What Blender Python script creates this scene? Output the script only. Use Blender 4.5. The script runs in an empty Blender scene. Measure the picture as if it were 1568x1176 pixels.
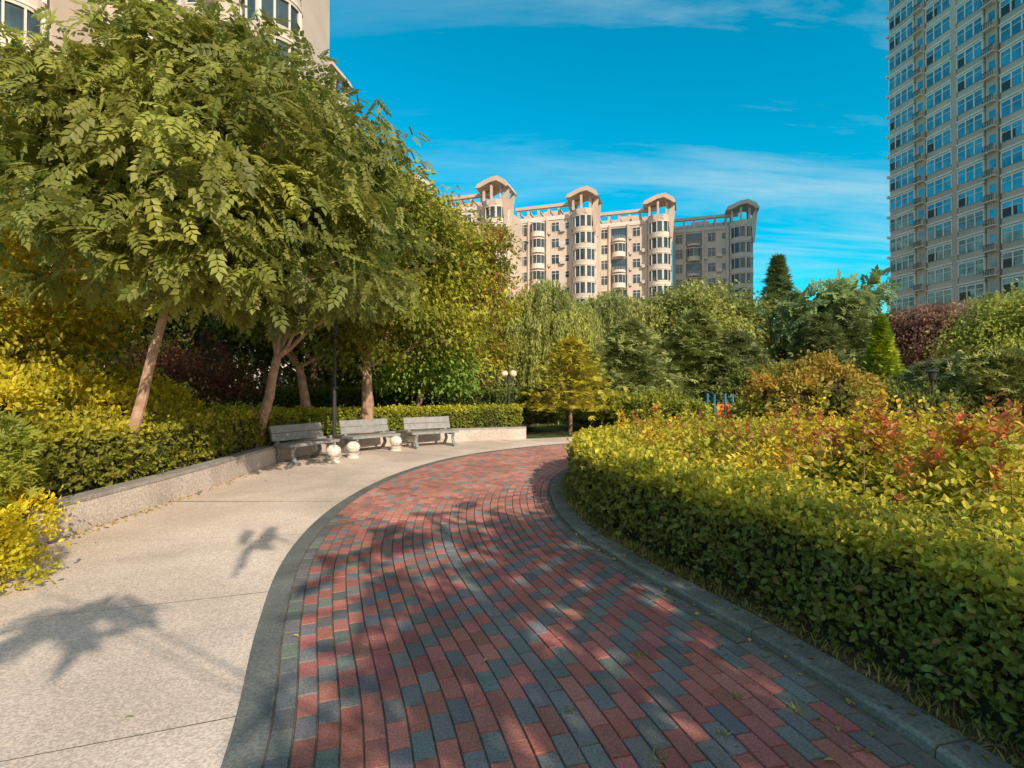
import bpy, math
import numpy as np
rng=np.random.default_rng(11)
R=math.radians
scene=bpy.context.scene
LF=1.55

# ---------------------------------------------------------------- mesh builder
class MB:
    def __init__(s): s.v=[];s.c=[];s.f=[];s.n=0
    def add(s,v,faces,mat=0,col=(1,1,1)):
        v=np.asarray(v,float).reshape(-1,3); col=np.asarray(col,float)
        if col.ndim==1: col=np.tile(col,(len(v),1))
        s.v.append(v); s.c.append(col)
        if not isinstance(faces,list): faces=[faces]
        for f in faces:
            f=np.asarray(f,int)
            if f.ndim==1: f=f[None]
            s.f.append((f+s.n,mat))
        s.n+=len(v)
    def build(s,name,mats,smooth=False,parent=None):
        me=bpy.data.meshes.new(name)
        V=np.concatenate(s.v); C=np.concatenate(s.c)
        me.vertices.add(len(V)); me.vertices.foreach_set('co',V.astype(np.float32).ravel())
        loops=np.concatenate([f.ravel() for f,m in s.f])
        tot=np.concatenate([np.full(len(f),f.shape[1]) for f,m in s.f])
        mi=np.concatenate([np.full(len(f),m) for f,m in s.f])
        st=np.concatenate([[0],np.cumsum(tot)[:-1]])
        me.loops.add(len(loops)); me.loops.foreach_set('vertex_index',loops.astype(np.int32))
        me.polygons.add(len(tot)); me.polygons.foreach_set('loop_start',st.astype(np.int32))
        for m in mats: me.materials.append(m)
        me.polygons.foreach_set('material_index',mi.astype(np.int32))
        me.polygons.foreach_set('use_smooth',np.full(len(tot),smooth))
        me.update(calc_edges=True)
        a=me.color_attributes.new('Col','FLOAT_COLOR','POINT')
        a.data.foreach_set('color',np.concatenate([C,np.ones((len(C),1))],1).astype(np.float32).ravel())
        ob=bpy.data.objects.new(name,me); scene.collection.objects.link(ob)
        if parent: ob.parent=parent
        return ob

def nrm(a): return a/np.maximum(np.linalg.norm(a,axis=-1,keepdims=True),1e-9)
def noise(p,f=1.0,s=0.0):
    x,y,z=p[...,0]*f+s,p[...,1]*f+s*1.7,p[...,2]*f-s
    return (np.sin(x*1.7+np.sin(y*2.3+z))+np.sin(y*1.9+np.sin(z*2.1+x*1.3))+np.sin(z*2.3+np.sin(x*1.9-y)))/3

BOXF=np.array([[0,1,2,3],[7,6,5,4],[0,4,5,1],[1,5,6,2],[2,6,7,3],[3,7,4,0]])[:, ::-1]
def box(mb,O,u,n,u0,u1,n0,n1,z0,z1,mat=0,col=(1,1,1)):
    O=np.array(O,float);u=np.array(u,float);n=np.array(n,float)
    P=[]
    for z in (z0,z1):
        for a,b in ((u0,n0),(u1,n0),(u1,n1),(u0,n1)):
            P.append([O[0]+u[0]*a+n[0]*b,O[1]+u[1]*a+n[1]*b,O[2]+z])
    mb.add(P,BOXF,mat,col)
def prism(mb,c,r,z0,z1,sides=20,mat=0,r1=None,col=(1,1,1)):
    r1=r if r1 is None else r1
    a=np.arange(sides)*2*math.pi/sides
    lo=np.c_[c[0]+r*np.cos(a),c[1]+r*np.sin(a),np.full(sides,z0)]
    hi=np.c_[c[0]+r1*np.cos(a),c[1]+r1*np.sin(a),np.full(sides,z1)]
    i=np.arange(sides);j=(i+1)%sides
    mb.add(np.r_[lo,hi],[np.c_[i,j,j+sides,i+sides],(np.arange(sides)[::-1])[None],(np.arange(sides)+sides)[None]],mat,col)
def tube(mb,pts,rad,sides=7,mat=0,col=(1,1,1)):
    pts=np.asarray(pts,float); m=len(pts)
    t=nrm(np.gradient(pts,axis=0))
    ref=np.array([0.31,0.95,0.05]); x=nrm(np.cross(t,ref)); y=np.cross(t,x)
    a=np.arange(sides)*2*math.pi/sides
    V=pts[:,None]+np.asarray(rad)[:,None,None]*(np.cos(a)[None,:,None]*x[:,None]+np.sin(a)[None,:,None]*y[:,None])
    i=np.arange(sides);j=(i+1)%sides
    F=np.concatenate([np.c_[i+k*sides,j+k*sides,j+(k+1)*sides,i+(k+1)*sides] for k in range(m-1)])
    mb.add(V.reshape(-1,3),[F,(np.arange(sides)+(m-1)*sides)[None]],mat,col)
def sphere(mb,c,r,mat=0,col=(1,1,1),seg=16,ring=10,sz=1.0):
    V=[];F=[]
    for i in range(ring+1):
        th=math.pi*i/ring
        for j in range(seg):
            ph=2*math.pi*j/seg
            V.append([c[0]+r*math.sin(th)*math.cos(ph),c[1]+r*math.sin(th)*math.sin(ph),c[2]+sz*r*math.cos(th)])
    for i in range(ring):
        for j in range(seg):
            k=(j+1)%seg
            F.append([i*seg+j,(i+1)*seg+j,(i+1)*seg+k,i*seg+k])
    mb.add(V,np.array(F),mat,col)

# ---------------------------------------------------------------- leaf templates
LEAF=(np.array([[0,0,0],[.27,.42,.07],[0,1,-.12],[-.27,.42,.07]],float),np.array([[0,1,2],[0,2,3]]))
LEAF6=(np.array([[0,0,0],[.22,.2,.05],[.31,.55,.06],[0,1,-.12],[-.31,.55,.06],[-.22,.2,.05]],float),np.array([[0,1,2,3],[0,3,4,5]]))
THIN=(np.array([[0,0,0],[.07,.4,0],[0,1,-.05],[-.07,.4,0]],float),np.array([[0,1,2],[0,2,3]]))
def compound(pairs=4,ll=.38,lw=.23):
    V=[];F=[]
    items=[(1-.0,0.0)]
    for i in range(pairs):
        y=.22+.72*i/(pairs-1)*.9
        items+= [(y,58*(1-.25*i/pairs)),(y,-58*(1-.25*i/pairs))]
    for y,ang in items:
        b=np.array([0,y*.95,-.28*y*y]); a=R(ang); s=ll*(1.0 if ang else 1.1)
        d=np.array([math.sin(a),math.cos(a),-.35]); d/=np.linalg.norm(d)
        p=np.array([math.cos(a),-math.sin(a),0.0]); k=len(V)
        V+= [b,b+d*s*.4+p*lw*.5+[0,0,.02],b+d*s,b+d*s*.4-p*lw*.5+[0,0,.02]]
        F+= [[k,k+1,k+2],[k,k+2,k+3]]
    return np.array(V),np.array(F)
COMP=compound(); COMPW=compound(4,.42,.28)
def fan(n=5,w=.05):
    V=[];F=[]
    for i in range(n):
        a=R(-60+120*i/(n-1)); d=np.array([math.sin(a),math.cos(a),-.1+.1*(i%2)])*(1-.3*abs(math.sin(a)))
        p=np.array([math.cos(a),-math.sin(a),0]);k=len(V)
        V+=[np.zeros(3),d*.5+p*w,d,d*.5-p*w];F+=[[k,k+1,k+2],[k,k+2,k+3]]
    return np.array(V),np.array(F)
FAN=fan(5,.09)
def scatter(mb,T,pos,dirs,ups,scale,mat,col):
    tv,tf=T; N=len(pos); k=len(tv)
    y=nrm(dirs); x=nrm(np.cross(y,ups)); z=np.cross(x,y)
    V=pos[:,None]+np.asarray(scale)[:,None,None]*(tv[None,:,0,None]*x[:,None]+tv[None,:,1,None]*y[:,None]+tv[None,:,2,None]*z[:,None])
    F=(tf[None]+k*np.arange(N)[:,None,None]).reshape(-1,tf.shape[1])
    mb.add(V.reshape(-1,3),F,mat,np.repeat(col,k,axis=0))
def pal(pos,c1,c2,f=.8,seed=0,rnd=.45):
    N=len(pos); t=np.clip(.5+.75*noise(pos,f,seed),0,1)*(1-rnd)+rnd*rng.random(N)
    c=np.array(c1)[None]*(1-t[:,None])+np.array(c2)[None]*t[:,None]
    return LF*c*(.75+.5*rng.random((N,1)))

# ---------------------------------------------------------------- materials
def newmat(name):
    m=bpy.data.materials.new(name); m.use_nodes=True; nt=m.node_tree; nt.nodes.clear()
    return m,nt,nt.nodes,nt.links
def leafmat(name,tr=.35,rough=.5,spec=.35):
    m,nt,N,L=newmat(name)
    o=N.new('ShaderNodeOutputMaterial'); p=N.new('ShaderNodeBsdfPrincipled'); t=N.new('ShaderNodeBsdfTranslucent')
    mx=N.new('ShaderNodeMixShader'); a=N.new('ShaderNodeVertexColor'); a.layer_name='Col'
    g=N.new('ShaderNodeHueSaturation'); g.inputs['Value'].default_value=1.5; g.inputs['Hue'].default_value=.488
    L.new(a.outputs[0],p.inputs['Base Color']); L.new(a.outputs[0],g.inputs['Color']); L.new(g.outputs[0],t.inputs['Color'])
    p.inputs['Roughness'].default_value=rough; p.inputs['Specular IOR Level'].default_value=spec
    mx.inputs[0].default_value=tr; L.new(p.outputs[0],mx.inputs[1]); L.new(t.outputs[0],mx.inputs[2]); L.new(mx.outputs[0],o.inputs[0])
    return m
def mat(name,c,c2=None,scale=3.0,rough=.8,bump=0.0,detail=6,usecol=False,metal=0.0,spec=.4,fine=0.0,stain=None):
    m,nt,N,L=newmat(name)
    o=N.new('ShaderNodeOutputMaterial'); p=N.new('ShaderNodeBsdfPrincipled'); L.new(p.outputs[0],o.inputs[0])
    p.inputs['Roughness'].default_value=rough; p.inputs['Metallic'].default_value=metal; p.inputs['Specular IOR Level'].default_value=spec
    c2=c2 or tuple(x*.75 for x in c)
    tc=N.new('ShaderNodeTexCoord'); n=N.new('ShaderNodeTexNoise'); n.inputs['Scale'].default_value=scale; n.inputs['Detail'].default_value=detail; n.inputs['Roughness'].default_value=.65
    L.new(tc.outputs['Object'],n.inputs['Vector'])
    r=N.new('ShaderNodeValToRGB'); r.color_ramp.elements[0].position=.35; r.color_ramp.elements[1].position=.65
    r.color_ramp.elements[0].color=(*c2,1); r.color_ramp.elements[1].color=(*c,1); L.new(n.outputs[0],r.inputs[0])
    out=r.outputs[0]
    def mul(a,b,f):
        x=N.new('ShaderNodeMix'); x.data_type='RGBA'; x.blend_type='MULTIPLY'; x.inputs[0].default_value=f
        L.new(a,x.inputs[6]); L.new(b,x.inputs[7]); return x.outputs[2]
    if usecol:
        a=N.new('ShaderNodeVertexColor'); a.layer_name='Col'; out=mul(out,a.outputs[0],1)
    if fine>0:
        f=N.new('ShaderNodeTexNoise'); f.inputs['Scale'].default_value=fine; f.inputs['Detail'].default_value=3; L.new(tc.outputs['Object'],f.inputs['Vector'])
        fr=N.new('ShaderNodeValToRGB'); fr.color_ramp.elements[0].position=.38; fr.color_ramp.elements[1].position=.62
        fr.color_ramp.elements[0].color=(.70,.70,.70,1); fr.color_ramp.elements[1].color=(1.2,1.18,1.15,1); L.new(f.outputs[0],fr.inputs[0])
        out=mul(out,fr.outputs[0],.8)
    if stain:
        f=N.new('ShaderNodeTexNoise'); f.inputs['Scale'].default_value=stain; f.inputs['Detail'].default_value=8; f.inputs['Distortion'].default_value=.6; L.new(tc.outputs['Object'],f.inputs['Vector'])
        fr=N.new('ShaderNodeValToRGB'); fr.color_ramp.elements[0].position=.4; fr.color_ramp.elements[1].position=.6
        fr.color_ramp.elements[0].color=(.76,.75,.74,1); fr.color_ramp.elements[1].color=(1,1,1,1); L.new(f.outputs[0],fr.inputs[0])
        out=mul(out,fr.outputs[0],.8)
    L.new(out,p.inputs['Base Color'])
    if bump>0:
        b=N.new('ShaderNodeBump'); b.inputs['Strength'].default_value=bump; b.inputs['Distance'].default_value=.01
        nn=N.new('ShaderNodeTexNoise'); nn.inputs['Scale'].default_value=fine or scale*6; nn.inputs['Detail'].default_value=4; L.new(tc.outputs['Object'],nn.inputs['Vector'])
        L.new(nn.outputs[0],b.inputs['Height']); L.new(b.outputs[0],p.inputs['Normal'])
    return m
M_leaf=leafmat('leaf_green'); M_leafd=leafmat('leaf_needle',.15,.6,.2)
M_bark=mat('bark',(.36,.24,.16),(.17,.11,.07),9,.9,.6)
M_barkp=mat('bark_pale',(.50,.31,.22),(.26,.15,.10),7,.85,.5)
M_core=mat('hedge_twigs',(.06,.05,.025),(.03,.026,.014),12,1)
M_brick=mat('paver_brick',(1,1,1),(.78,.78,.78),2.2,.85,.35,usecol=True,fine=90,stain=.8)
M_mortar=mat('paver_sand',(.20,.17,.14),(.11,.10,.08),8,.95)
M_conc=mat('footpath_concrete',(.77,.64,.55),(.67,.55,.47),1.1,.85,.4,fine=75,stain=.55)
M_curb=mat('kerb_stone',(.24,.24,.215),(.14,.145,.125),3,.85,.3,fine=60,stain=2)
M_band=mat('band_stone',(.18,.19,.18),(.13,.14,.135),3,.8,.3,fine=60,stain=1.5)
M_wall=mat('planter_wall_render',(.64,.55,.49),(.54,.46,.41),1.5,.85,.3,fine=35,stain=1.2)
M_cap=mat('planter_wall_cap',(.40,.36,.33),(.27,.24,.22),3,.85,.3,fine=40)
M_grass=mat('ground_grass',(.09,.12,.03),(.05,.07,.02),2.5,.95,.5,fine=30)
M_soil=mat('bed_soil',(.16,.13,.065),(.08,.075,.035),3,.95,.6,fine=25)
M_bwall=mat('building_render',(.74,.61,.52),(.66,.54,.46),.35,.85,stain=.12)
M_bshade=mat('building_render_shaded',(.52,.50,.48),(.45,.43,.42),.35,.85)  # shade painted into the colour: greyed render for the shaded right-hand block
M_bwhite=mat('building_trim',(.78,.69,.62),(.68,.60,.54),.6,.7)
M_btan=mat('building_crown',(.66,.49,.40),(.55,.41,.33),.6,.8)
M_glass=mat('window_glass',(.06,.11,.14),(.025,.045,.06),.5,.08,metal=.25,spec=.8)
M_glasst=mat('window_glass_teal',(.09,.36,.44),(.04,.15,.20),.35,.07,metal=.5,spec=.9)
M_twall=mat('tower_render',(.64,.50,.42),(.56,.43,.36),.4,.85,stain=.1)
M_tline=mat('tower_trim',(.80,.70,.63),(.68,.60,.54),.6,.8)
M_ac=mat('ac_unit_metal',(.66,.62,.57),(.48,.45,.42),4,.5)
M_rail=mat('rail_metal',(.05,.05,.05),(.03,.03,.03),4,.5)
M_bench=mat('bench_paint',(.32,.31,.30),(.22,.215,.21),9,.6,.2)
M_dark=mat('lamp_post_metal',(.05,.05,.05),(.03,.03,.03),6,.45)
M_globe=mat('lamp_globe',(.80,.68,.52),(.74,.62,.48),5,.3)
M_white=mat('painted_white',(.8,.74,.67),(.62,.57,.52),6,.6,fine=30)
M_or=mat('play_orange',(.8,.2,.03),(.65,.14,.02),2,.4)
M_bl=mat('play_blue',(.03,.3,.6),(.02,.2,.45),2,.4)
M_ye=mat('play_yellow',(.8,.6,.05),(.6,.45,.04),2,.4)

# ---------------------------------------------------------------- curves
def spline(P,n=400):
    P=np.array(P,float); d=np.r_[0,np.cumsum(np.linalg.norm(np.diff(P,axis=0),axis=1))]
    out=[]; m=np.gradient(P,d,axis=0)
    for t in np.linspace(0,d[-1],n):
        i=min(max(np.searchsorted(d,t)-1,0),len(P)-2); h=d[i+1]-d[i]; s=(t-d[i])/h
        out.append((2*s**3-3*s*s+1)*P[i]+(s**3-2*s*s+s)*h*m[i]+(-2*s**3+3*s*s)*P[i+1]+(s**3-s*s)*h*m[i+1])
    return np.array(out),np.linspace(0,d[-1],n),d
Lp=[(-.1,-4.5),(-.75,0),(-1.2,2.2),(-1.68,3.5),(-2.05,4.65),(-2.33,6.2),(-2.37,8),(-2.07,10.1),(-1.28,12.2),(-.05,13.8),(1.4,15.0),(3.6,15.9),(7,16.6),(16,16.9)]
Wp=[(-4.8,-4.5),(-4.8,0),(-4.8,2.2),(-4.8,3.5),(-4.8,4.65),(-4.8,6.2),(-4.83,8.2),(-5.0,11),(-4.7,13.3),(-2.6,15.3),(.45,16.6),(3,17.6),(7,18.2),(16,18.4)]
LC,LS,_=spline(Lp,600)
sl=np.r_[0,np.cumsum(np.linalg.norm(np.diff(LC,axis=0),axis=1))]; SLEN=sl[-1]
def Lat(s,off=0.0):
    s=np.asarray(s,float)
    x=np.interp(s,sl,LC[:,0]); y=np.interp(s,sl,LC[:,1])
    x2=np.interp(s+.15,sl,LC[:,0]);y2=np.interp(s+.15,sl,LC[:,1]);x1=np.interp(s-.15,sl,LC[:,0]);y1=np.interp(s-.15,sl,LC[:,1])
    t=nrm(np.stack([x2-x1,y2-y1],-1)); return np.stack([x+t[...,1]*off,y-t[...,0]*off],-1)
PW=2.95
def strip(name,s0,s1,a,b,z,m,n=160,h=None,bev=.0):
    mb=MB(); s=np.linspace(s0,s1,n); A=Lat(s,a); B=Lat(s,b); i=np.arange(n-1)
    def z_(P,zz): return np.c_[P,np.full(n,zz)]
    if h is None:
        mb.add(np.r_[z_(A,z),z_(B,z)],np.c_[i,i+n,i+n+1,i+1],0)
    else:
        A2=Lat(s,a+bev);B2=Lat(s,b-bev)
        mb.add(np.r_[z_(A,z),z_(A,z+h-bev),z_(A2,z+h),z_(B2,z+h),z_(B,z+h-bev),z_(B,z)],np.concatenate([np.c_[i+k*n,i+(k+1)*n,i+(k+1)*n+1,i+k*n+1] for k in range(5)]),0)
    return mb.build(name,[m])
mb=MB(); g=400.; mb.add([[-g,-g,-.03],[g,-g,-.03],[g,g,-.03],[-g,g,-.03]],np.array([[0,1,2,3]])); mb.build('ground',[M_grass])
strip('path_bedding',0,SLEN-.3,.0,PW,0.0,M_mortar)
# bricks
mb=MB(); BW,BL,GAP=.102,.175,.006
ncol=int((PW-.16)/BW)
red=np.array([.46,.17,.14]); pink=np.array([.56,.25,.20]); gray=np.array([.20,.205,.20])
for i in range(ncol):
    o0=.15+i*BW+GAP/2; o1=.15+(i+1)*BW-GAP/2
    s=np.arange(1.2+(i%2)*BL/2,SLEN-1,BL)
    a=s+GAP/2; b=s+BL-GAP/2; N=len(s)
    q=[Lat(a,o0),Lat(a,o1),Lat(b,o1),Lat(b,o0)]; e=.003
    qi=[Lat(a+e,o0+e),Lat(a+e,o1-e),Lat(b-e,o1-e),Lat(b-e,o0+e)]
    hz=.012+rng.normal(0,.0012,N)
    base=np.stack([np.c_[p,np.full(N,.001)] for p in q]+[np.c_[p,hz+rng.normal(0,.0007,N)] for p in qi],1)
    cen=(q[0]+q[2])/2
    j=np.arange(N)
    isg=((i+2*j)%4<2)&(rng.random(N)<.8)|(((i*7+j*13)%13)==0)
    d=np.hypot(cen[:,0]+.75,(cen[:,1]-9.2))
    far=(cen[:,1]>9.2)|(d<2.75)
    ring=(d>=2.75)&(d<2.98)&(cen[:,1]<9.2)
    ring2=(d>=1.55)&(d<1.7)&(cen[:,1]<9.2)
    c=np.where(isg[:,None],gray,red)
    c=np.where(far[:,None],np.where((rng.random(N)<.14)[:,None],gray*1.5,pink),c)
    c=np.where(ring[:,None],pink*1.1,c); c=np.where(ring2[:,None],pink*.75,c)
    c=c*(.80+.4*rng.random((N,1)))*(1+rng.normal(0,.05,(N,3)))
    mb.add(base.reshape(-1,3),(np.array([[4,5,6,7],[0,1,5,4],[1,2,6,5],[2,3,7,6],[3,0,4,7]])[None]+8*j[:,None,None]).reshape(-1,4),0,np.repeat(c,8,axis=0))
mb.build('brick_path',[M_brick])
strip('path_border_band',0.5,SLEN-1,-.02,.145,-.01,M_band,h=.024,bev=.005)
mb=MB(); ks=np.arange(.6,SLEN-1,.8)
for a0 in ks:
    n=6; s=np.linspace(a0+.004,a0+.796,n); dz=rng.normal(0,.003); off=rng.normal(0,.004); bv=.02
    rows=[(PW+off,-.02),(PW+off,.035+dz),(PW+off+bv,.052+dz),(PW+.19+off,.052+dz),(PW+.2+off,.035+dz),(PW+.2+off,-.02)]
    V=np.concatenate([np.c_[Lat(s,o),np.full(n,z)] for o,z in rows]); i=np.arange(n-1)
    mb.add(V,[np.concatenate([np.c_[i+k*n,i+(k+1)*n,i+(k+1)*n+1,i+k*n+1] for k in range(5)]),np.array([[k*n for k in range(6)]]),np.array([[k*n+n-1 for k in range(6)]])[:, ::-1]],0)
mb.build('path_kerb',[M_curb])
strip('bed_soil_ground',0.2,SLEN-.5,PW+.19,PW+2.5,.038,M_soil)
mb=MB(); e=Lat(np.linspace(.3,SLEN-.6,60),PW+1.0); n=60
out=np.c_[np.linspace(22,22,n),np.linspace(-5,12,n)]
i=np.arange(n-1); mb.add(np.r_[np.c_[e,np.full(n,.03)],np.c_[out,np.full(n,.03)]],np.c_[i,i+n,i+n+1,i+1]); mb.build('flower_bed_ground',[M_soil])
def pm(P,t):
    P=np.array(P,float); m=np.gradient(P,axis=0); i=np.minimum(np.floor(t).astype(int),len(P)-2); s=(t-i)[:,None]
    return (2*s**3-3*s*s+1)*P[i]+(s**3-2*s*s+s)*m[i]+(-2*s**3+3*s*s)*P[i+1]+(s**3-s*s)*m[i+1]
def Wat(t): return pm(Wp,t)
mb=MB()
Yof=LC[:,1]
def slabstation(sv):
    Wt=Wat(np.linspace(0,len(Wp)-1.001,800))
    a=Lat(np.array([sv]),0)[0]; b=Lat(np.array([sv]),-1)[0]; nn=b-a; tt=np.array([nn[1],-nn[0]])
    r=Wt-a; sc=np.abs(r@tt)*4+np.where(r@nn<0,100,0)+(np.linalg.norm(r,axis=1))*.05
    return a+nn*.02,Wt[np.argmin(sc)]
svals=np.arange(.4,SLEN-1,1.66); svals=svals+ (np.interp(4.12,Yof[:300],sl[:300])-svals[3])%1.66
for a,b in zip(svals[:-1],svals[1:]):
    k=7; ss=np.linspace(a+.004,b-.004,k); A=[];B=[]
    for sv in ss:
        p,q=slabstation(sv); A.append([*p,.006]); B.append([*q,.006])
    i=np.arange(k-1); mb.add(np.r_[A,B],np.c_[i,i+1,i+k+1,i+k])
mb.build('concrete_footpath',[M_conc])
mb=MB(); n=120; t=np.linspace(0,len(Wp)-1.001,n); Wc=Wat(t); Ls=pm(Lp,t); i=np.arange(n-1)
mb.add(np.r_[np.c_[Ls,np.full(n,-.004)],np.c_[Wc,np.full(n,-.004)]],np.c_[i,i+1,i+n+1,i+n]); mb.build('footpath_base',[M_mortar])
def offs(P,o):
    t=nrm(np.gradient(P,axis=0)); return np.c_[P[:,0]-t[:,1]*o,P[:,1]+t[:,0]*o]
tw=np.linspace(0,10,160); W=Wat(tw); n=len(W); i=np.arange(n-1)
mb=MB()
def prof(P,offz,mt):
    rows=[np.c_[offs(P,o),np.full(len(P),z)] for o,z in offz]; m=len(P); ii=np.arange(m-1)
    mb.add(np.concatenate(rows),np.concatenate([np.c_[ii+k*m,ii+k*m+1,ii+(k+1)*m+1,ii+(k+1)*m] for k in range(len(rows)-1)])[:, ::-1],mt)
    e=np.array([[k*m+m-1 for k in range(len(rows))]])
    mb.f.append((e+mb.n-len(rows)*m,mt))
prof(W,[(.012,-.02),(.0,.0),(.0,.335),(.22,.335),(.22,-.02)],0)
prof(W,[(.0,.337),(-.008,.342),(-.008,.375),(.0,.385),(.235,.385),(.24,.337)],1)
mb.build('planter_wall',[M_wall,M_cap])
mb=MB(); outp=np.array([(-45,w[1]) if k<100 else (0,0) for k,w in enumerate(W)],float)
for k in range(n):
    if tw[k]<=7: outp[k]=(-45,W[k][1])
    else:
        f=(tw[k]-7)/3; outp[k]=(-45+48*f,11+28*min(1,f*2))
mb.add(np.r_[np.c_[offs(W,.2),np.full(n,.3)],np.c_[outp,np.full(n,.3)]],np.c_[i,i+1,i+n+1,i+n]); mb.build('planting_bed_ground',[M_soil])

# ---------------------------------------------------------------- vegetation functions
def px(x,y,Y): return np.array([(x-784)/800*Y,Y,1.6+(595-y)/800*Y])
def ell(n,shell=.45):
    d=nrm(rng.normal(size=(n,3))); return d*(rng.random(n)[:,None]**shell)
def bez(a,b,c,n=6):
    t=np.linspace(0,1,n)[:,None]; return (1-t)**2*a+2*t*(1-t)*b+t*t*c
def crown(mb,lobes,ncl,lpc,size,c1,c2,T=LEAF,spread=.35,droop=.5,mat=1,shell=.4,f=.8,seed=0,redtip=0):
    vol=np.array([l[1][0]*l[1][1]*l[1][2] for l in lobes])**.8; pr=vol/vol.sum()
    idx=rng.choice(len(lobes),ncl,p=pr); C=np.array([l[0] for l in lobes])[idx]; Rr=np.array([l[1] for l in lobes])[idx]
    o=ell(ncl,shell); cl=C+o*Rr*(1+.16*noise(C+o*Rr,1.3,seed)[:,None])
    k=np.repeat(np.arange(ncl),lpc); N=len(k)
    sz=(.5+rng.random(ncl))[k][:,None]
    p=cl[k]+np.clip(rng.normal(size=(N,3)),-2,2)*spread*sz*np.array([1,1,.5])
    outd=nrm(o[k]*np.array([1,1,.4])+rng.normal(size=(N,3))*.65); outd[:,2]-=droop
    up=nrm(np.array([0,0,1.])+.55*o[k]+rng.normal(size=(N,3))*.45)
    cc=pal(p,c1,c2,f,seed)*(.7+.6*rng.random(ncl))[k][:,None]
    if redtip>0:
        m=rng.random(N)<redtip; cc[m]=np.array([.5,.14,.05])*(.6+.7*rng.random((m.sum(),1)))
    scatter(mb,T,p,outd,up,size*(.6+.65*rng.random(N)),mat,cc)
    return cl
def tree(name,base,fork,lobes,ncl,lpc,size,c1,c2,T=LEAF,spread=.35,droop=.5,tr=.12,bark=None,nbr=26,shell=.4,f=.8,seed=0,redtip=0):
    mb=MB(); base=np.array(base,float); fork=np.array(fork,float)
    cl=crown(mb,lobes,ncl,lpc,size,c1,c2,T,spread,droop,1,shell,f,seed,redtip)
    mid=(base+fork)/2+np.array([rng.normal(0,.05),rng.normal(0,.05),0])
    pts=bez(base,mid,fork,8); rr=np.linspace(tr*1.15,tr*.7,8); rr[0]*=1.35
    pts[1:-1]+=rng.normal(0,.012,(6,3)); tube(mb,pts,rr,10,0)
    main=[]; rmax=max(l[1][0] for l in lobes)
    for l in lobes:
        lr=tr*max(.25,min(1,l[1][0]/rmax))
        e=np.array(l[0])+rng.normal(0,.2,3); m=fork*.45+e*.55+np.array([0,0,-.25*np.linalg.norm(e-fork)*.3])
        q=bez(fork-np.array([0,0,.05]),m,e,8); q[2:-1]+=rng.normal(0,.04,(5,3)); tube(mb,q,np.linspace(lr*.55,lr*.16,8),7,0); main.append(q)
    M=np.concatenate(main)
    for c in cl[rng.choice(len(cl),min(nbr,len(cl)),replace=False)]:
        d=np.linalg.norm(M-c,axis=1)+np.where(M[:,2]>c[2],.6,0); s=M[np.argmin(d)]
        q=bez(s,(s+c)/2+np.array([0,0,.15]),c,5); tube(mb,q,np.linspace(tr*.2,tr*.05,5),5,0)
    return mb.build(name,[bark or M_bark,M_leaf])
def L_(x,y,Y,r,rz=None,ry=None): 
    return (px(x,y,Y),(r,ry or r,rz or r*.8))

OL1,OL2=(.075,.100,.023),(.225,.225,.042)
tree('golden_rain_tree',(-5.35,7.14,.3),px(255,455,7.1),
  [L_(170,215,6.9,1.35),L_(300,140,7.3,1.15),L_(400,180,7.4,1.1),L_(310,290,6.6,1.5),L_(460,300,7.4,1.1),L_(150,370,6.5,.95,.5),L_(350,390,6.9,1.15,.5),L_(480,420,7.2,1.0,.5),L_(40,170,6.8,1.0)],
  280,28,.29,OL1,OL2,T=COMP,spread=.25,droop=.45,tr=.072,bark=M_barkp,nbr=150,seed=1,f=.9)
tree('golden_rain_tree',(-5.5,11.2,.3),px(425,545,11),
  [L_(450,210,11,1.6),L_(520,260,11.5,1.35),L_(420,330,11.5,1.8),L_(545,390,11.5,1.45),L_(480,440,10.5,1.2,.7),L_(350,120,11,1.4)],
  310,26,.29,(.065,.09,.02),(.22,.22,.035),T=COMP,spread=.32,droop=.5,tr=.11,bark=M_barkp,nbr=70,seed=2)
tree('maple_tree',(-5.3,13.6,.3),px(457,560,13.6),[L_(430,470,14,1.6),L_(520,500,14,1.4),L_(350,400,14,2.0)],210,45,.17,(.05,.07,.015),(.16,.17,.02),tr=.13,bark=M_barkp,seed=4)
tree('maple_tree',(-4.1,14.6,.3),px(560,560,14.5),
  [L_(590,330,15,1.8),L_(550,280,15.5,1.5),L_(640,400,15.5,1.8),L_(600,470,14.6,1.6),L_(680,500,15.5,1.2),L_(540,480,14.2,1.1)],
  430,55,.17,(.07,.10,.018),(.29,.28,.025),tr=.17,bark=M_barkp,nbr=50,seed=5)
tree('maple_tree',(-2.6,19.5,.3),px(690,590,19.5),
  [L_(695,400,20,1.9),L_(735,385,20.5,1.3),L_(735,460,20,1.6),L_(655,350,20.5,1.6),L_(740,540,20,1.1),L_(690,540,19,1.9)],
  450,55,.19,(.085,.11,.018),(.35,.31,.025),tr=.16,nbr=40,seed=6,redtip=.10)
tree('lime_tree',(-3.2,16.8,.3),px(650,585,16.8),[L_(650,520,16.8,1.5,1.3),L_(615,560,16.5,1.0),L_(690,570,17,1.0,.8)],200,50,.16,(.08,.15,.025),(.22,.30,.04),tr=.12,seed=7)
tree('ash_tree',(-8.6,8.8,.3),(-8.2,8.8,2.0),[L_(40,450,8.8,1.5),L_(-60,330,9,1.8),L_(130,490,9.5,1.2),L_(50,330,9.3,1.5),L_(-40,520,8,1.3)],380,50,.14,(.14,.15,.012),(.44,.36,.02),tr=.12,seed=8)
tree('elm_tree',(-9.5,17,.3),(-9.3,17,2.8),[L_(260,420,17,3.0),L_(180,520,18,2.4),L_(330,520,18,2.2),L_(120,350,17,3)],360,45,.24,(.03,.045,.012),(.10,.11,.02),tr=.16,seed=9)
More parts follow.
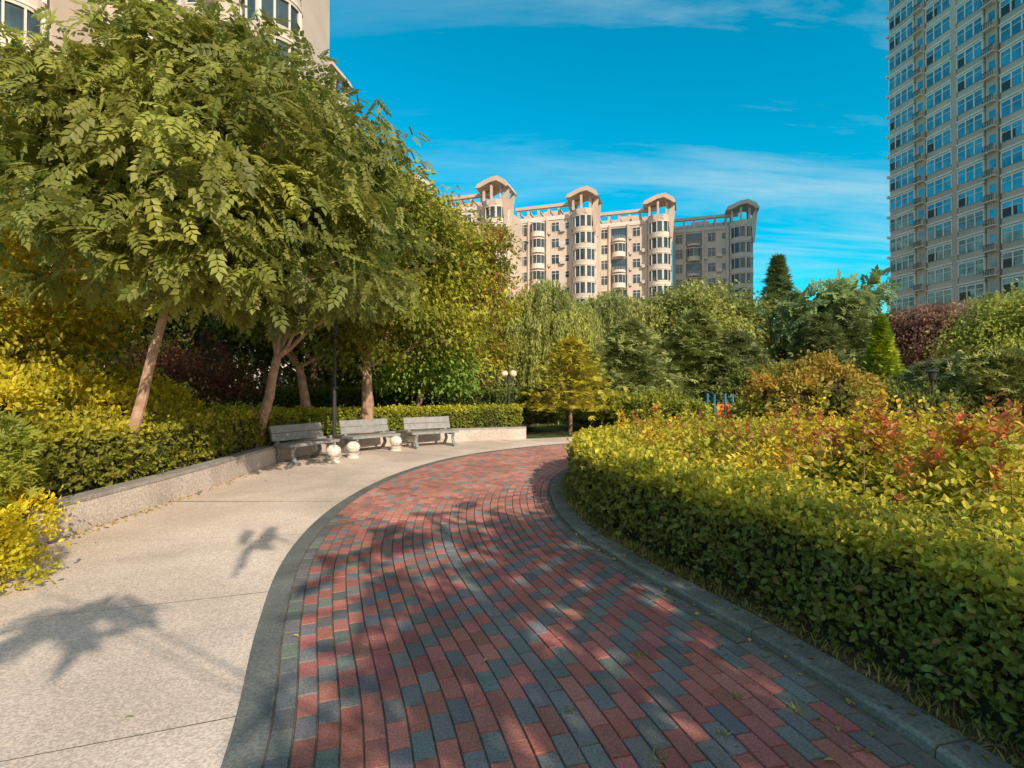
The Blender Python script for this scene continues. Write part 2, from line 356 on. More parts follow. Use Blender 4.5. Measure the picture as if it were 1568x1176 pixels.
tree('elm_tree',(-7.2,19,.3),(-7.2,19,2.6),[L_(400,460,20,2.8),L_(500,430,20,2.8),L_(470,560,20,1.8),L_(560,540,21,1.8)],330,45,.24,(.035,.05,.012),(.12,.12,.02),tr=.15,seed=10)
tree('plum_tree',(-9,13.5,.3),(-8.9,13.5,1.6),[L_(290,560,13.5,1.1,.6),L_(340,590,14,1.0,.5),L_(230,560,14,1.0,.5)],110,40,.12,(.08,.03,.025),(.20,.08,.04),tr=.08,seed=12)

def shrubmass(name,lobes,n,size,c1,c2,seed=0,T=LEAF6,core=True,tip=None,rag=.13):
    mb=MB()
    vol=np.array([l[1][0]*l[1][1]+l[1][0]*l[1][2] for l in lobes]); idx=rng.choice(len(lobes),n,p=vol/vol.sum())
    C=np.array([l[0] for l in lobes])[idx];Rr=np.array([l[1] for l in lobes])[idx]
    d=nrm(rng.normal(size=(n,3))); d[:,2]=np.where(d[:,2]<-.5,-d[:,2],d[:,2])
    rad=(1+rag*noise(C+d*Rr,3.2,seed)+rag*.8*noise(C+d*Rr,9,seed))*(.78+.24*rng.random(n)**.7)+(rng.random(n)<.05)*rng.random(n)*rag*1.5
    p=C+d*Rr*rad[:,None]
    ax=nrm(d*.6+rng.normal(size=(n,3))*.7+np.array([0,0,.35])); up=nrm(d+rng.normal(size=(n,3))*.55+np.array([0,0,.3]))
    cc=pal(p,c1,c2,1.4,seed)
    if tip is not None:
        w=np.clip((d[:,2]-.0)*1.3,0,1)*rng.random(n)*np.clip(.8+.7*noise(p,1.5,seed),0,1.2); w=np.clip(w,0,1); cc=cc*(1-w[:,None])+np.array(tip)*LF*.9*w[:,None]
    k=p[:,2]>0.02
    scatter(mb,T,p[k],ax[k],up[k],size*(.6+.7*rng.random(k.sum())),0,cc[k])
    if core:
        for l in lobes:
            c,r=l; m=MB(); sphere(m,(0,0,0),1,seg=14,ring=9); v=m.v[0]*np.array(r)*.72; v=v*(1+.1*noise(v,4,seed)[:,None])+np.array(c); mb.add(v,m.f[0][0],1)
    return mb.build(name,[M_leaf,M_core])
def hedge(name,P,width,hgt,z0,size,c1,c2,ctop,seed=0,cover=2.7,T=LEAF6,rough=1.0):
    mb=MB(); d=np.r_[0,np.cumsum(np.linalg.norm(np.diff(P,axis=0),axis=1))]; t=nrm(np.gradient(P,axis=0)); nn=np.c_[t[:,1],-t[:,0]]
    hw=width/2; per=[hgt,width,hgt]; ptot=sum(per)
    seglen=np.diff(d); mids=(P[1:]+P[:-1])/2; sz=size(mids); cnt=(seglen*ptot*cover/(sz**2*.38)).astype(int)
    k=np.repeat(np.arange(len(seglen)),cnt); N=len(k); f=rng.random(N); pos=P[k]*(1-f[:,None])+P[k+1]*f[:,None]; nv=nrm(nn[k]*(1-f[:,None])+nn[k+1]*f[:,None])
    u=rng.random(N)*ptot
    side=np.where(u<hgt,0,np.where(u<hgt+width,1,2))
    lat=np.where(side==0,-hw,np.where(side==1,u-hgt-hw,hw)); zz=np.where(side==0,u,np.where(side==1,hgt,ptot-u))
    on=np.zeros((N,3)); on[:,:2]=nv*np.where(side==0,-1,np.where(side==2,1,0))[:,None]; on[:,2]=(side==1)
    top=(zz>hgt-.12); edge=np.abs(lat)>hw-.12
    ne=top&edge; on[ne]+= np.c_[nv[ne]*np.sign(lat[ne])[:,None]*.7,np.full(ne.sum(),.7)]; on=nrm(on)
    p=np.c_[pos+nv*lat[:,None],zz+z0]
    p[ne]-=on[ne]*.035
    disp=rough*(.04*noise(p,4,seed)+.035*noise(p,11,seed)+.03*noise(p,1.3,seed))-.11*rng.random(N)**1.6+ (rng.random(N)<.05)*rng.random(N)*.09*rough
    p+=on*disp[:,None]; s=sz[k]*(.55+.7*rng.random(N))
    ax=nrm(rng.normal(size=(N,3))*.8+np.array([0,0,.25])+.35*on); up=nrm(on+rng.normal(size=(N,3))*.5+np.array([0,0,.25]))
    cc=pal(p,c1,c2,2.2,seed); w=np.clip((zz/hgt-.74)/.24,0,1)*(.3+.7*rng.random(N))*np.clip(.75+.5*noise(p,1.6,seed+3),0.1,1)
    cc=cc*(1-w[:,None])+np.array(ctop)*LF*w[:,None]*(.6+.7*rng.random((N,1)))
    br=(rng.random(N)<.03)&(zz<hgt*.6); cc[br]=np.array([.30,.17,.08])
    kp=(p[:,2]>z0+.03)&~((zz<.16)&(rng.random(N)<.55))
    scatter(mb,T,p[kp],ax[kp],up[kp],s[kp],0,cc[kp])
    for q in range(0,len(P)-1):
        for sd in (-1,1):
            b=P[q]+nn[q]*sd*(hw-.16)+rng.normal(0,.03,2); e=P[q]+nn[q]*sd*(hw-.04)+rng.normal(0,.06,2)
            tube(mb,[[*b,z0],[*e,z0+hgt*.5]],[.009,.004],4,1)
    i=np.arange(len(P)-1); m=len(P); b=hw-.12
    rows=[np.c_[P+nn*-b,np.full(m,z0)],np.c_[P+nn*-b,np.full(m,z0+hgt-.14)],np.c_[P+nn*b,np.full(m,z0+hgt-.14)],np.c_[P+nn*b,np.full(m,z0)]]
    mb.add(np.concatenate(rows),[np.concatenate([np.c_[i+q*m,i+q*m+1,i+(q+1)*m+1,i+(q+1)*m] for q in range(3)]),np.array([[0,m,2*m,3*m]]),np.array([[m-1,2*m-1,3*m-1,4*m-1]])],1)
    return mb.build(name,[M_leaf,M_core])
s=np.linspace(2.0,SLEN-8,90); HP=Lat(s,PW+.34+.55)
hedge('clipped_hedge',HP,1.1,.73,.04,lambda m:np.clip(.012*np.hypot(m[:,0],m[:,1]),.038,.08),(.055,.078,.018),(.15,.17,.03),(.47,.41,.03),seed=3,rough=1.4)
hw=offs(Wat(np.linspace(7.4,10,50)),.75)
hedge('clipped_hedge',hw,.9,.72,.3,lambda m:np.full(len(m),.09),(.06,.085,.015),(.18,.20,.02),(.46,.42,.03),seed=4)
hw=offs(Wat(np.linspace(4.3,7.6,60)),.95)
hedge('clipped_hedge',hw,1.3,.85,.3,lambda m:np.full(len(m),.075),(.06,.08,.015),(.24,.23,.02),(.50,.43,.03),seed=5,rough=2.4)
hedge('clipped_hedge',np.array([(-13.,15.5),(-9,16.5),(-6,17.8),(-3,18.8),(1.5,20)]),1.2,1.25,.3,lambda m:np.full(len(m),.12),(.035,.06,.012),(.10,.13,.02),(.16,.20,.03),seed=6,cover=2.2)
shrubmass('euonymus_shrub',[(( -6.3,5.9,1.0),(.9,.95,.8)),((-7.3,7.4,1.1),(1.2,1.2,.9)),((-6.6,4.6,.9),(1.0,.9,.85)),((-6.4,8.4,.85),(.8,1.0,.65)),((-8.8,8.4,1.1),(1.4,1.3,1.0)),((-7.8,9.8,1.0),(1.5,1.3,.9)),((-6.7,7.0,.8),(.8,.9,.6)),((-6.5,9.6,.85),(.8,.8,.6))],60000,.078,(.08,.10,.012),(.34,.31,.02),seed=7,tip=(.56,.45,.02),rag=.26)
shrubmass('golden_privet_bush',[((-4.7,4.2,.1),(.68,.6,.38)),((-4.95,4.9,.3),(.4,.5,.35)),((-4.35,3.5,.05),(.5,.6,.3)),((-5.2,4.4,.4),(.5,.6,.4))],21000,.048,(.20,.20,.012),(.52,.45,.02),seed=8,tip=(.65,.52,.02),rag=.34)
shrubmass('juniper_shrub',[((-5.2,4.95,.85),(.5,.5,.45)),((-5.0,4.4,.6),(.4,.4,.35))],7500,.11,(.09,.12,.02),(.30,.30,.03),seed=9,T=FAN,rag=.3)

def conifer(name,base,h,r,n,size,c1,c2,tiers=14,z0=.12,pw=.85,seed=0,T=FAN,dr=.18,tr=.1,rag=.18):
    mb=MB(); base=np.array(base,float)
    tube(mb,[base,base+[0,0,h*.5],base+[0,0,h*.97]],[tr,tr*.6,.015],8,0)
    for k in range(tiers):
        zt=z0+(1-z0)*k/tiers
        for b in range(9):
            a=rng.random()*6.28; L=r*(1-zt)**pw*(.8+.3*rng.random()); s=base+[0,0,h*zt]; e=s+np.array([math.cos(a)*L,math.sin(a)*L,-dr*L+.05])
            tube(mb,[s,(s+e)/2+[0,0,.05],e],[tr*.2,tr*.12,.006],4,0)
    t=z0+(1-z0)*rng.random(n)**1.35
    if tiers<30: tq=(np.floor(t*tiers)+.5+rng.normal(0,.2,n))/tiers; t=np.clip(np.where(rng.random(n)<.8,tq,t),z0*.8,.995)
    az=rng.random(n)*6.283; env=r*np.clip(1-t,0.01,1)**pw*(1+rag*np.sin(az*4+t*17+seed)+rag*.7*np.sin(az*9-t*31)+rag*rng.normal(0,.5,n)); q=rng.random(n)**.42
    rad=env*q; p=base+np.c_[rad*np.cos(az),rad*np.sin(az),t*h-dr*rad+rng.normal(0,.04,n)]
    o=np.c_[np.cos(az),np.sin(az),np.zeros(n)]
    scatter(mb,T,p,nrm(o+np.array([0,0,.15])+rng.normal(size=(n,3))*.35),nrm(np.array([0,0,1.])+.5*o+rng.normal(size=(n,3))*.35),size*(.6+.7*rng.random(n)),1,pal(p,c1,c2,1.5,seed))
    return mb.build(name,[M_bark,M_leafd])
conifer('small_pine_tree',(2.05,18.3,0),3.35,1.7,2600,.22,(.15,.16,.02),(.40,.34,.03),tiers=8,z0=.3,pw=.55,seed=1,tr=.07,dr=.05,rag=.34)
conifer('cedar_tree',px(965,660,23)*[1,1,0],4.6,2.4,6000,.30,(.10,.12,.045),(.26,.29,.09),tiers=9,z0=.12,pw=.6,seed=2,dr=.12,rag=.28)
conifer('cedar_tree',px(1065,660,25)*[1,1,0],5.2,2.8,6000,.34,(.10,.12,.04),(.25,.28,.08),tiers=10,z0=.1,pw=.55,seed=3,dr=.12,rag=.28)
conifer('cedar_tree',px(1130,660,24)*[1,1,0],4.2,2.2,5000,.32,(.09,.10,.045),(.22,.25,.09),tiers=9,z0=.1,pw=.55,seed=4,dr=.12,rag=.28)
conifer('spruce_tree',px(1192,600,36)*[1,1,0],10.7,2.6,6500,.45,(.07,.10,.04),(.20,.25,.08),tiers=18,z0=.05,pw=.8,seed=5,rag=.32)
conifer('spruce_tree',px(1215,600,33)*[1,1,0],7.6,2.2,5000,.45,(.06,.09,.035),(.17,.20,.07),tiers=14,z0=.05,pw=.75,seed=6,rag=.28)
conifer('thuja_tree',px(1350,600,21)*[1,1,0],4.5,.95,10000,.17,(.12,.18,.015),(.30,.35,.02),tiers=60,z0=.02,pw=.7,seed=7,rag=.12,dr=0)
conifer('cedar_tree',px(1300,600,27)*[1,1,0],6.3,2.4,5000,.38,(.08,.10,.04),(.19,.23,.08),tiers=12,z0=.05,pw=.55,seed=8,rag=.28)
conifer('cedar_tree',px(1255,600,26)*[1,1,0],5.2,2.0,4500,.36,(.07,.09,.035),(.17,.20,.07),tiers=12,z0=.05,pw=.55,seed=9,rag=.28)
conifer('juniper_tree',px(1450,600,17)*[1,1,0],2.6,2.4,6000,.26,(.07,.095,.04),(.2,.22,.09),tiers=8,z0=.02,pw=.4,seed=10,rag=.25)
conifer('juniper_tree',px(1540,600,15)*[1,1,0],2.7,2.2,6000,.24,(.10,.12,.035),(.26,.26,.07),tiers=8,z0=.02,pw=.4,seed=11,rag=.25)
tree('staghorn_sumac',px(1275,600,29)*[1,1,0],(17.8,29,4),[L_(1262,455,29,1.1,.6),L_(1330,450,30,1.1,.6),L_(1300,490,29,1.5,.8),L_(1235,480,29,.8,.5)],80,9,.85,(.08,.12,.05),(.19,.25,.09),T=COMP,spread=.5,droop=.1,seed=13,nbr=60)
def willow(name,base,h,lobes,nst,c1,c2,seed=0,leaf=.2):
    mb=MB(); base=np.array(base,float); top=base+[0,0,h*.45]
    tube(mb,bez(base,(base+top)/2+[.1,0,0],top,6),np.linspace(.24,.16,6),9,0)
    for l in lobes:
        e=np.array(l[0]); tube(mb,bez(top,(top+e)/2+[0,0,.6],e,7),np.linspace(.12,.03,7),6,0)
    idx=rng.integers(0,len(lobes),nst); C=np.array([l[0] for l in lobes])[idx];Rr=np.array([l[1] for l in lobes])[idx]
    d=nrm(rng.normal(size=(nst,3))); d[:,2]=np.abs(d[:,2])*.9; s=C+d*Rr*(.6+.4*rng.random((nst,1)))
    ln=(1.0+2.2*rng.random(nst))*h/8*(.4+1.0*np.hypot(d[:,0],d[:,1])); m=32; k=np.repeat(np.arange(nst),m); t=rng.random(len(k))
    p=s[k]+np.c_[d[k,0]*.5*np.sqrt(t),d[k,1]*.5*np.sqrt(t),-t*ln[k]]+rng.normal(size=(len(k),3))*.05
    dd=rng.normal(size=(len(k),3))*.45+np.array([0,0,-1.]); up=rng.normal(size=(len(k),3))+np.array([0,-.3,.6])
    base_c=pal(s,c1,c2,.9,seed,.6)[k]*(.8+.4*rng.random((len(k),1)))
    scatter(mb,(LEAF[0]*[.55,1,1],LEAF[1]),p,dd,up,leaf*(.7+.6*rng.random(len(k))),1,base_c)
    return mb.build(name,[M_bark,M_leaf])
willow('weeping_willow_tree',(1.6,26,0),8,[L_(835,455,26,1.5,1.2),L_(800,470,26,1.1,.9),L_(870,485,26,1.4,1.1),L_(845,500,25,1.8,1.0),L_(815,530,24.5,1.2,.8)],900,(.13,.16,.045),(.32,.32,.08),seed=1,leaf=.22)
willow('weeping_willow_tree',(6,31,0),8,[L_(935,470,31,2.0,1.2),L_(900,500,31,1.6,1.2),L_(985,480,31,1.8,1.2),L_(940,520,30,2.0,1.3)],950,(.13,.16,.055),(.30,.30,.09),seed=2,leaf=.26)
tree('poplar_tree',(11,31,0),(11,31,3),[L_(1065,465,31,2.0,1.4),L_(1020,480,31,1.7),L_(1110,495,31,1.8),L_(1060,520,30,2.4),L_(1135,520,31,1.5),L_(1140,475,32,1.2)],420,45,.28,(.09,.12,.035),(.28,.28,.06),tr=.2,spread=.5,seed=14)
tree('smoke_plum_tree',px(1430,600,27)*[1,1,0],px(1430,560,27),[L_(1430,505,27,2.0,1.3),L_(1480,500,28,1.8,1.2),L_(1390,530,27,1.2,1.0),L_(1380,500,28,1.2,.8)],280,45,.22,(.10,.05,.04),(.22,.13,.08),tr=.15,seed=15)
tree('locust_tree',px(1545,600,22)*[1,1,0],px(1540,560,22),[L_(1545,480,22,1.6,1.1),L_(1500,520,22,1.4,.9),L_(1590,500,21,2.0,1.4),L_(1560,540,21,1.6,1.0)],330,45,.17,(.12,.15,.03),(.32,.33,.06),tr=.14,seed=16)
shrubmass('photinia_shrub',[(px(1250,600,14.5),(1.15,1.1,.85)),(px(1200,620,14),(.9,.9,.8)),(px(1290,620,15),(1.0,1.0,.8))],11000,.12,(.09,.11,.02),(.24,.22,.03),seed=10,tip=(.40,.21,.03),rag=.3)
shrubmass('dark_shrub',[(px(1150,620,21),(1.6,1.2,1.0)),(px(1390,640,15),(1.2,1,.9)),(px(1180,610,21),(1.8,1.2,1.3))],12000,.14,(.06,.08,.02),(.17,.18,.03),seed=11,rag=.25)
shrubmass('low_box_shrub',[(px(940,628,19.5),(1.1,.9,.6)),(px(1010,632,18.5),(1.5,.9,.65)),(px(900,635,21),(1.2,.9,.5))],11000,.12,(.08,.10,.015),(.24,.26,.03),seed=12,rag=.22)
mb=MB(); lob=[]
for x in np.linspace(-42,70,34):
    lob.append(((x,40+rng.random()*9,2.2+rng.random()*2.2),(2.6,2.2,2.4+rng.random())))
for x in np.linspace(-30,-6,8): lob.append(((x,26+rng.random()*4,3.5+rng.random()),(2.8,2,3.2)))
crown(mb,lob,2000,34,.46,(.045,.06,.018),(.16,.17,.03),spread=.7,mat=0,shell=.5,seed=20)
for l in lob:
    tube(mb,[[l[0][0],l[0][1],0],[l[0][0]+.1,l[0][1],l[0][2]]],[.14,.08],6,1)
mb.build('distant_trees',[M_leaf,M_bark])

# flower bed
def shoots(name,pos,hts,seed=0,lpp=42,size=.075,redprob=.35,wid=.13,yel=1.0,c1=(.10,.13,.02),c2=(.34,.34,.03),lean_=.16):
    mb=MB(); n=len(pos); lean=rng.normal(0,lean_,(n,2))
    for b,h,l in zip(pos[::3],hts[::3],lean[::3]):
        tube(mb,[[*b,.04],[b[0]+l[0]*.4*h,b[1]+l[1]*.4*h,h*.5],[b[0]+l[0]*h,b[1]+l[1]*h,h*.96]],[.007,.006,.003],4,1)
    k=np.repeat(np.arange(n),lpp); N=len(k); t=rng.random(N)**.75; h=hts[k]
    sp=wid*(1-.75*t)+.015
    p=np.c_[pos[k]+lean[k]*(h*t)[:,None],.04+h*t]+rng.normal(size=(N,3))*np.c_[sp,sp,sp*.5]
    a=rng.random(N)*6.28; ax=np.c_[np.cos(a),np.sin(a),.25+.7*t]; up=nrm(np.array([0,0,1.])+rng.normal(size=(N,3))*.5)
    kind=(rng.random(n)<redprob)[k]; g=pal(p,c1,c2,1.2,seed)
    ye=np.array([.86,.62,.03]); orr=np.array([.78,.30,.04]); rd=np.array([.60,.15,.07])
    mixo=(rng.random(n)<.34)[k]; yy=np.where(mixo[:,None],ye*.5+orr*.5,ye)
    w=np.clip((t-.42)/.38,0,1)*(.25+.7*rng.random(N)); w=np.where(kind,np.clip((t-.66)/.22,0,1)*(.4+.6*rng.random(N)),w); tc=np.where(kind[:,None],rd,yy)
    hh=np.clip(.62+.8*noise(p,.9,seed+2),0.05,1)*yel; w=np.clip(w*np.where(kind,1,hh),0,1)
    c=g*(1-w[:,None])+tc*w[:,None]*(.6+.7*rng.random((N,1)))
    scatter(mb,LEAF6,p,ax,up,size*(.55+.8*rng.random(N))*(1-.3*t),0,c)
    return mb.build(name,[M_leaf,M_bark])
s=4+rng.random(1000)*17; off=PW+1.45+rng.random(1000)**1.15*7.5; P=Lat(s,off); k=(P[:,1]>2.6)&(P[:,0]<13)&(P[:,1]<15)&(P[:,0]>1.2); P=P[k]
hn=noise(np.c_[P,P[:,0]*0],1.5,3); hn2=noise(np.c_[P,P[:,0]*0],.6,9)
shoots('rose_bushes',P,np.clip(.74+.30*rng.random(len(P))**2+.24*hn+.16*hn2,.45,1.35),seed=1,lpp=56,size=.095,redprob=.12,wid=.15)
P2=P[rng.choice(len(P),170,replace=False)]
shoots('rose_shoots',P2,1.05+.38*rng.random(len(P2)),seed=2,lpp=48,size=.09,redprob=.25,wid=.06,yel=1.3,lean_=.12)
tp=[];th=[]
for (x,yt,Y) in [(1330,604,5.6),(1345,640,5.8),(1315,650,5.7),(1375,636,6.2),(1480,612,5.0),(1500,650,4.9),(1460,645,5.1),(1530,625,5.2),(1420,660,5.4),(1550,675,4.6),(1290,665,6),(1180,648,8),(1060,642,9),(1130,652,9),(980,636,11),(1240,655,7),(1100,650,8.5),(1400,675,4.8),(1490,630,5.3),(1535,650,4.8),(1350,650,5.4),(1440,675,4.7),(1510,685,4.4),(950,632,10.5),(1020,642,9)]:
    q=px(x,yt,Y)
    for m in range(3): tp.append(q[:2]+rng.normal(0,.06,2)); th.append(q[2]-.1*m)
shoots('red_rose_shoots',np.array(tp),np.array(th),seed=5,lpp=95,size=.105,redprob=.6,wid=.06,lean_=.06,yel=1.3)

# tree behind camera on the right: casts the dappled shade
lb=[]
for (X,Y,h,r) in [(.2,6.1,4.6,.85),(-.8,5.7,4.8,.65),(1.0,5.0,4.4,.75),(-.6,4.3,4.6,.9),(.5,3.4,4.2,.95),(1.5,3.3,4.0,.55),(-.5,2.6,4.3,.75),(1.1,2.2,4.0,.8),(-2.7,5.6,5.0,.30),(-3.1,3.6,4.5,.33),(-4.6,5.0,4.4,.33)]:
    lb.append(((X+.833*h,Y-1.443*h,h),(r,r,r*.7)))
tree('tree_of_heaven',(5.6,-2.8,0),(4.9,-2.7,2.4),lb,92,5,.40,OL1,OL2,T=COMPW,spread=.2,droop=.35,tr=.09,nbr=24,seed=21,shell=.5)

# ---------------------------------------------------------------- small things
def litter(name,P,size,cols,z):
    mb=MB(); n=len(P); c=np.array(cols)[rng.integers(0,len(cols),n)]*(.7+.8*rng.random((n,1)))
    a=rng.random(n)*6.28
    scatter(mb,LEAF6,np.c_[P,z+.004+.01*rng.random(n)],np.c_[np.cos(a),np.sin(a),rng.normal(0,.12,n)],np.array([0,0,1.])+rng.normal(size=(n,3))*.25,size*(.5+.8*rng.random(n)),0,c)
    return mb.build(name,[M_leaf])
s=2+rng.random(1100)*14; P=Lat(s,PW+.04+.32*rng.random(1100)**.5)
litter('fallen_leaves',P,.040,[(.30,.2,.07),(.2,.12,.06),(.4,.32,.05),(.15,.17,.04)],.053)
s=2+rng.random(260)*12; litter('fallen_leaves',Lat(s,PW-.3*rng.random(260)**2-.02),.034,[(.35,.26,.08),(.45,.38,.06),(.18,.24,.04)],.014)
s=2+rng.random(90)*14; litter('fallen_leaves',Lat(s,-2.4+5*rng.random(90)),.034,[(.5,.35,.06),(.25,.17,.06),(.25,.3,.05)],.018)
W2=Wat(5*rng.random(620)+3); W2[:,0]+=.02+.15*rng.random(620)**2; litter('fallen_leaves',W2,.042,[(.35,.28,.07),(.55,.45,.05),(.18,.2,.04)],.008)
mb=MB()
for (x,y) in [(1010,1165),(1110,1130),(890,945),(1215,1090),(980,1005),(1130,1070),(1340,1095),(760,830),(870,1090)]:
    q=1280/(y-595); c=np.array([(x-784)/800*q,q,.012]); n=18; a=rng.random(n)*6.28
    scatter(mb,THIN,c+np.c_[rng.normal(0,.02,(n,2)),np.zeros(n)],np.c_[np.cos(a),np.sin(a),.15+.5*rng.random(n)],np.tile([0,0,1.],(n,1))+rng.normal(0,.3,(n,3)),.025+.035*rng.random(n),0,pal(np.tile(c,(n,1)),(.1,.13,.03),(.25,.25,.06)))
mb.build('joint_weeds',[M_leaf])
s=2+rng.random(6000)*15; P=Lat(s,PW+.18+.18*rng.random(6000)); mb=MB(); n=len(P); a=rng.random(n)*6.28
scatter(mb,THIN,np.c_[P,np.full(n,.04)],np.c_[np.cos(a)*.6,np.sin(a)*.6,.4+rng.random(n)],np.tile([0,0,1.],(n,1))+rng.normal(0,.4,(n,3)),.03+.06*rng.random(n),0,pal(np.c_[P,P[:,0]*0],(.06,.08,.02),(.25,.22,.06),2))
mb.build('kerb_grass',[M_leaf])

def bench(c,face,w=1.4):
    f=np.array(face,float); f/=np.linalg.norm(f); u=np.array([-f[1],f[0]]); e=bpy.data.objects.new('park_bench',None); scene.collection.objects.link(e)
    O=[c[0],c[1],.006]
    mb=MB()
    for k in range(3): box(mb,O,u,f,-w/2,w/2,-.22+k*.165,-.22+k*.165+.155,.375,.435)
    mb.build('seat',[M_bench],parent=e)
    mb=MB()
    for k in range(2):
        z=.48+k*.165; b=-.24-k*.045
        P=[]
        for zz,bb in ((z,b),(z+.155,b-.042)):
            for uu,d in ((-w/2,0),(w/2,0),(w/2,-.05),(-w/2,-.05)):
                P.append([O[0]+u[0]*uu+f[0]*(bb+d),O[1]+u[1]*uu+f[1]*(bb+d),O[2]+zz])
        mb.add(P,BOXF)
    mb.build('backrest',[M_bench],parent=e)
    for q,uu in enumerate((-w/2+.14,w/2-.14)):
        mb=MB()
        def pt(a,z): return [O[0]+u[0]*uu+f[0]*a,O[1]+u[1]*uu+f[1]*a,O[2]+z]
        tube(mb,[pt(.30,0),pt(.16,.2),pt(.20,.37)],[.05,.045,.045],8); tube(mb,[pt(-.36,0),pt(-.2,.2),pt(-.27,.42),pt(-.36,.62),pt(-.40,.79)],[.05,.045,.045,.035,.03],8)
        tube(mb,[pt(-.24,.345),pt(.26,.345)],[.03,.03],6)
        box(mb,O,u,f,uu-.06,uu+.06,-.42,.36,0,.05)
        mb.build('leg_%d'%(q+1),[M_bench],parent=e)
bench((-4.5,11.5),(.90,-.43)); bench((-3.55,13.2),(.76,-.65)); bench((-2.2,14.35),(.58,-.81))
for x,y in [(511,708),(541,701),(606,690),(632,685)]:
    Y=1280/(y-595); X=(x-784)/800*Y; mb=MB()
    prism(mb,(X,Y),.14,.006,.05,18); prism(mb,(X,Y),.11,.05,.12,18,r1=.15)
    sphere(mb,(X,Y,.25),.16,sz=.85)
    mb.build('stone_bollard',[M_white],smooth=False)
def lamp(c,h,globes,r=.045):
    e=bpy.data.objects.new('street_lamp',None); scene.collection.objects.link(e); mb=MB()
    prism(mb,c,.09,0,.35,14,r1=.07); tube(mb,[[c[0],c[1],.3],[c[0],c[1],h]],[r,r*.75],10); prism(mb,c,r*1.6,h*.55,h*.55+.05,12)
    if globes==2:
        for sx in(-1,1):
            tube(mb,[[c[0],c[1],h-.12],[c[0]+sx*.1,c[1],h-.16],[c[0]+sx*.15,c[1],h-.08],[c[0]+sx*.15,c[1],h]],[.02]*4,6)
    mb.build('post',[M_dark],parent=e)
    mb=MB()
    if globes==2:
        for sx in(-1,1): sphere(mb,(c[0]+sx*.15,c[1],h+.10),.12)
    else:
        prism(mb,c,.08,h,h+.22,12,r1=.11); prism(mb,c,.16,h+.221,h+.29,12,r1=.05)
    mb.build('globes' if globes==2 else 'lantern',[M_globe if globes==2 else M_dark],smooth=globes==2,parent=e)
lamp((-4.3,12.65),2.9,1,.05); q=px(779,575,17.6); lamp((q[0],q[1]),2.0,2); q=px(1428,575,14.5); lamp((q[0],q[1]),1.85,1,.035)
# small playground unit glimpsed between the shrubs
e=bpy.data.objects.new('playground_slide',None); scene.collection.objects.link(e)
O=(6.85,18.3,0);u=(1,0);nn=(0,-1)
mb=MB()
for a in(0,.62):
    for b in(0,.62): prism(mb,(O[0]+a,O[1]-b),.035,0,1.42,10)
mb.build('posts',[M_bl],parent=e)
mb=MB(); box(mb,O,u,nn,-.06,.68,-.06,.68,.6,.66); box(mb,O,u,nn,.06,.28,.66,.69,.7,1.08); box(mb,O,u,nn,.36,.56,.66,.69,.7,1.08); mb.build('deck',[M_or],parent=e)
mb=MB()
mb.add([[O[0]-.05,O[1]-.1,.66],[O[0]-.05,O[1]-.55,.66],[O[0]-1.1,O[1]-.55,.15],[O[0]-1.1,O[1]-.1,.15],[O[0]-.05,O[1]-.1,.82],[O[0]-.05,O[1]-.55,.82],[O[0]-1.1,O[1]-.55,.32],[O[0]-1.1,O[1]-.1,.32]],np.array([[0,1,2,3],[0,3,7,4],[1,5,6,2]])); mb.build('chute',[M_ye],parent=e)
shrubmass('low_box_shrub',[(px(1050,640,17),(.8,.7,.55)),(px(1165,640,17),(.75,.7,.6))],6000,.10,(.08,.10,.015),(.24,.26,.03),seed=22,rag=.25)

